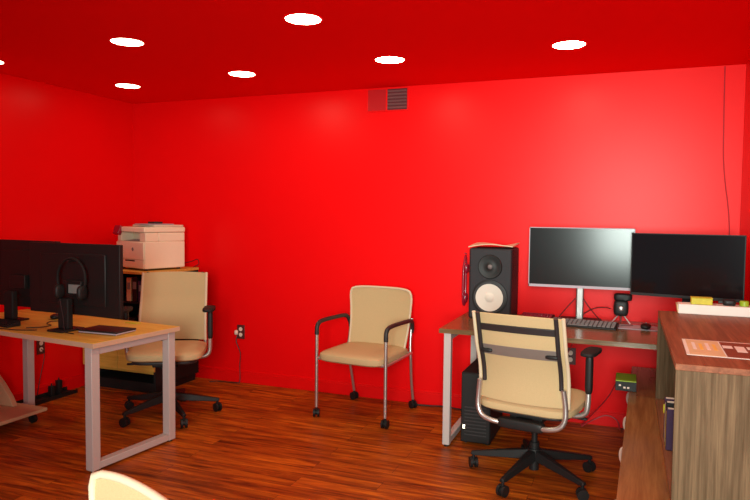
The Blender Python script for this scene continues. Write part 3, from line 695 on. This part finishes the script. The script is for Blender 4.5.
# cables under and behind the walnut desk
cable('cable hanging diagonally under the walnut desk behind the office chair', [(-0.30, -0.016, 0.72), (-0.34, -0.02, 0.56), (-0.40, -0.025, 0.42), (-0.42, -0.03, 0.30)], m='cable_red')
cable('dark red cable slanting from the lime topped box down to the floor', [(-0.03, -0.61, 0.47), (-0.09, -0.40, 0.30), (-0.20, -0.16, 0.10), (-0.26, -0.09, 0.012)], 0.004, 'cable_red')
cable('red cable arching over the floor by the baseboard under the walnut desk', [(-0.26, -0.10, 0.005), (-0.18, -0.06, 0.05), (-0.10, -0.045, 0.085), (-0.03, -0.05, 0.06), (-0.01, -0.08, 0.005)], 0.004, 'cable_red')
cable('black cables lying along the wall between the guest chair and the walnut desk', [(-1.50, -0.06, 0.005), (-1.38, -0.045, 0.005), (-1.25, -0.04, 0.012), (-1.12, -0.05, 0.005), (-1.0, -0.06, 0.005)], 0.005)
cable('thin wire running down the pinkish wall from the ceiling to the right monitor', [(0.555, -0.004, 2.435), (0.558, -0.005, 2.2), (0.562, -0.004, 2.0), (0.566, -0.005, 1.85), (0.580, -0.004, 1.70), (0.600, -0.005, 1.56), (0.612, -0.004, 1.45), (0.617, -0.005, 1.30), (0.60, -0.01, 0.9)], 0.0035, 'cable_red')

# ------------------------------------------------------------------ low cabinet, bookcase
LZ = 0.45
lc = thing('low_cabinet', 'long low walnut cabinet with white bow handles running under the desk on the right', 'cabinet', (0.318, -1.52, 0), -0.028)
cx0, cx1, cy0, cy1 = -0.30, 0.24, -1.42, 1.44
MB().bx(cx0 - .004, cx1, cy0, cy1, LZ - 0.025, LZ).build('cabinet_top', M['brown_y'], lc, bevel=0.0015)
MB().bx(cx0 + .018, cx1, cy0 + .004, cy1 - .004, 0.06, LZ - .025).build('cabinet_body', M['brown_y'], lc, bevel=0.001)
MB().bx(cx0 + .05, cx1 - .02, cy0 + .03, cy1 - .03, 0.0, 0.06).build('plinth', M['black_matte'], lc)
nd = 4; wd = (cy1 - cy0) / nd
for k in range(nd):
    ya = cy0 + wd * k + .003; yb = cy0 + wd * (k + 1) - .003
    dr = MB().bx(cx0, cx0 + .018, ya, yb, 0.065, LZ - .028).build('drawer', M['brown_y'], lc, bevel=0.001)
    for hz in (0.26,):
        ym = [-2.0, -1.33, -0.78, -0.2][k] + 1.52
        MB().tube([(cx0, ym, hz + .036), (cx0 - .018, ym, hz + .032), (cx0 - .025, ym, hz + .0), (cx0 - .018, ym, hz - .032), (cx0, ym, hz - .036)], .0075, seg=10).build('bow_handle', M['pink_white'], dr)

bc = thing('bookcase', 'grey walnut open bookcase standing on the low cabinet, its side panel facing the photographer', 'bookcase', (0.43, -1.63, LZ + .0005))
bx0, bx1, by0, by1, bh = -0.262, 0.240, -0.70, 0.70, 0.50
MB().bx(bx0, bx1, by0, by1, bh - .022, bh).build('bookcase_top', M['walnut_y'], bc, bevel=0.0015)
MB().bx(bx0 + .001, bx1, by0, by0 + .02, 0, bh - .022).build('side_panel', M['walnut_z'], bc, bevel=0.001)
MB().bx(bx0 + .001, bx1, by1 - .02, by1, 0, bh - .022).build('side_panel', M['walnut_z'], bc, bevel=0.001)
MB().bx(bx0 + .001, bx1, by0 + .02, by1 - .02, 0, .02).build('bottom_panel', M['walnut_y'], bc, bevel=0.001)
MB().bx(bx1 - .012, bx1, by0 + .02, by1 - .02, .02, bh - .022).build('back_panel', M['walnut_z'], bc)
bk = [('purple', .032, .23, 'purple book with a yellow spine label, in the bookcase'), ('dark_grey', .028, .21, 'charcoal book beside the purple book in the bookcase'), ('paper', .03, .22, 'white book in the bookcase between dark books'), ('black', .035, .24, 'black book in the bookcase next to the white book'), ('green_yellow', .025, .20, 'bright yellow book in the bookcase'), ('purple', .03, .225, 'plain purple book at the near end of the bookcase')]
y = -1.63
for i, (mk, t_, h_, lab) in enumerate(bk):
    h_ *= 0.78
    b = thing('book', lab, 'book', (0.262, y, LZ + .0215), group='books in the bookcase')
    MB().bx(-.085, .085, -t_ / 2, t_ / 2, 0, h_).build('book_cover', M[mk], b, bevel=.002)
    MB().bx(-.08, .0865, -t_ / 2 + .003, t_ / 2 - .003, .004, h_ + .0005).build('pages', M['paper'], b)
    if i == 0: MB().superell((-.086, 0, .13), (.004, .013, .020), .6, .7, 14, 8).build('spine_label', M['green_yellow'], b, label='yellow spine label')
    y -= t_ + .0015

# flyer on the bookcase top: cream panel at left, dark band with white tags
fl = thing('printed_flyer', 'long printed flyer with white and orange panels lying on the bookcase top', 'flyer', (0.44, -1.985, LZ + bh + .001), -0.02)
fw, fd = 0.44, 0.34
MB().bx(-fw / 2, fw / 2, -fd / 2, fd / 2, 0, .0012).build('flyer_sheet', M['paper'], fl)
MB().bx(-fw / 2 + .012, -fw / 2 + .13, -fd / 2 + .012, fd / 2 - .012, .0012, .0016).build('printed_panel', M['kraft'], fl, label='cream orange panel')
MB().bx(-fw / 2 + .135, fw / 2 - .008, -fd / 2 + .012, fd / 2 - .015, .0012, .0016).build('printed_panel', mat('flyer brown print', (0.22, 0.045, 0.018), rough=.7, noise=.3, nscale=25), fl, label='dark brown panel')
for k in range(7):
    x = -fw / 2 + .155 + k * .042; d_ = .055 if k % 2 == 0 else .12
    MB().bx(x - .017, x + .017, .075 - d_, .075, .0016, .002).build('printed_panel', M['paper'], fl, label='white tag')
for k in range(4):
    x = -fw / 2 + .03 + k * .024
    MB().bx(x, x + .012, -.05, .10 - .02 * (k % 2), .0016, .002).build('printed_panel', M['paper'] if k % 2 == 0 else M['yellow_paper'], fl)

wt = thing('white_tray', 'shallow white tray at the far end of the bookcase top, before the angled monitor', 'tray', (0.468, -0.955, LZ + bh + .001))
MB().bx(-.205, .205, -.05, .05, 0, .05).build('tray_body', M['paper'], wt, bevel=.003)
MB().box((-.208, 0, .025), (.004, .09, .046), ry=-.15).build('tray_end', M['kraft'], wt, label='tan cardboard end')
zt = LZ + bh + .052
tag(MB().bx(-.05, .05, -.03, .03, 0, .032).bx(-.052, .052, -.032, .032, .032, .036).build('small_box', M['yellow'], bevel=.002, loc=(0.375, -0.96, zt)), 'yellow green little box on the white tray, at its left end', 'box')
tag(MB().superell((0, 0, .016), (.032, .026, .016), .5, .6, 18, 10).bx(-.05, -.02, -.006, .006, .01, .022).build('cable_adapter', M['black'], loc=(0.505, -0.96, zt)), 'black cable adapter on the white tray between the yellow box and the olive tin', 'adapter')
tag(MB().lathe([(0, 0), (.022, 0), (.022, .024), (.019, .027), (0, .027)], seg=24).build('small_tin', M['lime'], loc=(0.575, -0.955, zt)), 'little olive green tin on the white tray', 'tin')
tag(MB().lathe([(0.009, .006), (.016, 0), (.024, .006), (.024, .018), (.016, .024), (.009, .018), (.009, .006)], seg=26).build('tape_roll', M['orange'], loc=(0.632, -0.96, zt)), 'orange tape roll at the right end of the white tray', 'tape')

lb = thing('switch_box', 'small black box with a lime top on the left edge of the low cabinet', 'box', (0.02, -0.68, LZ + .001))
MB().bx(-.06, .055, -.10, .10, 0, .055).build('box_body', M['black'], lb, bevel=.002)
MB().bx(-.058, .053, -.098, .098, .055, .060).build('box_top', M['lime'], lb, label='lime top')
for k, dx in enumerate((-.035, -.01, .01)): MB().bx(dx - .006, dx + .006, -.1015, -.0995, .016 + (k == 0) * .012, .026 + (k == 0) * .012).build('printed_mark', M['pink_white'], lb)
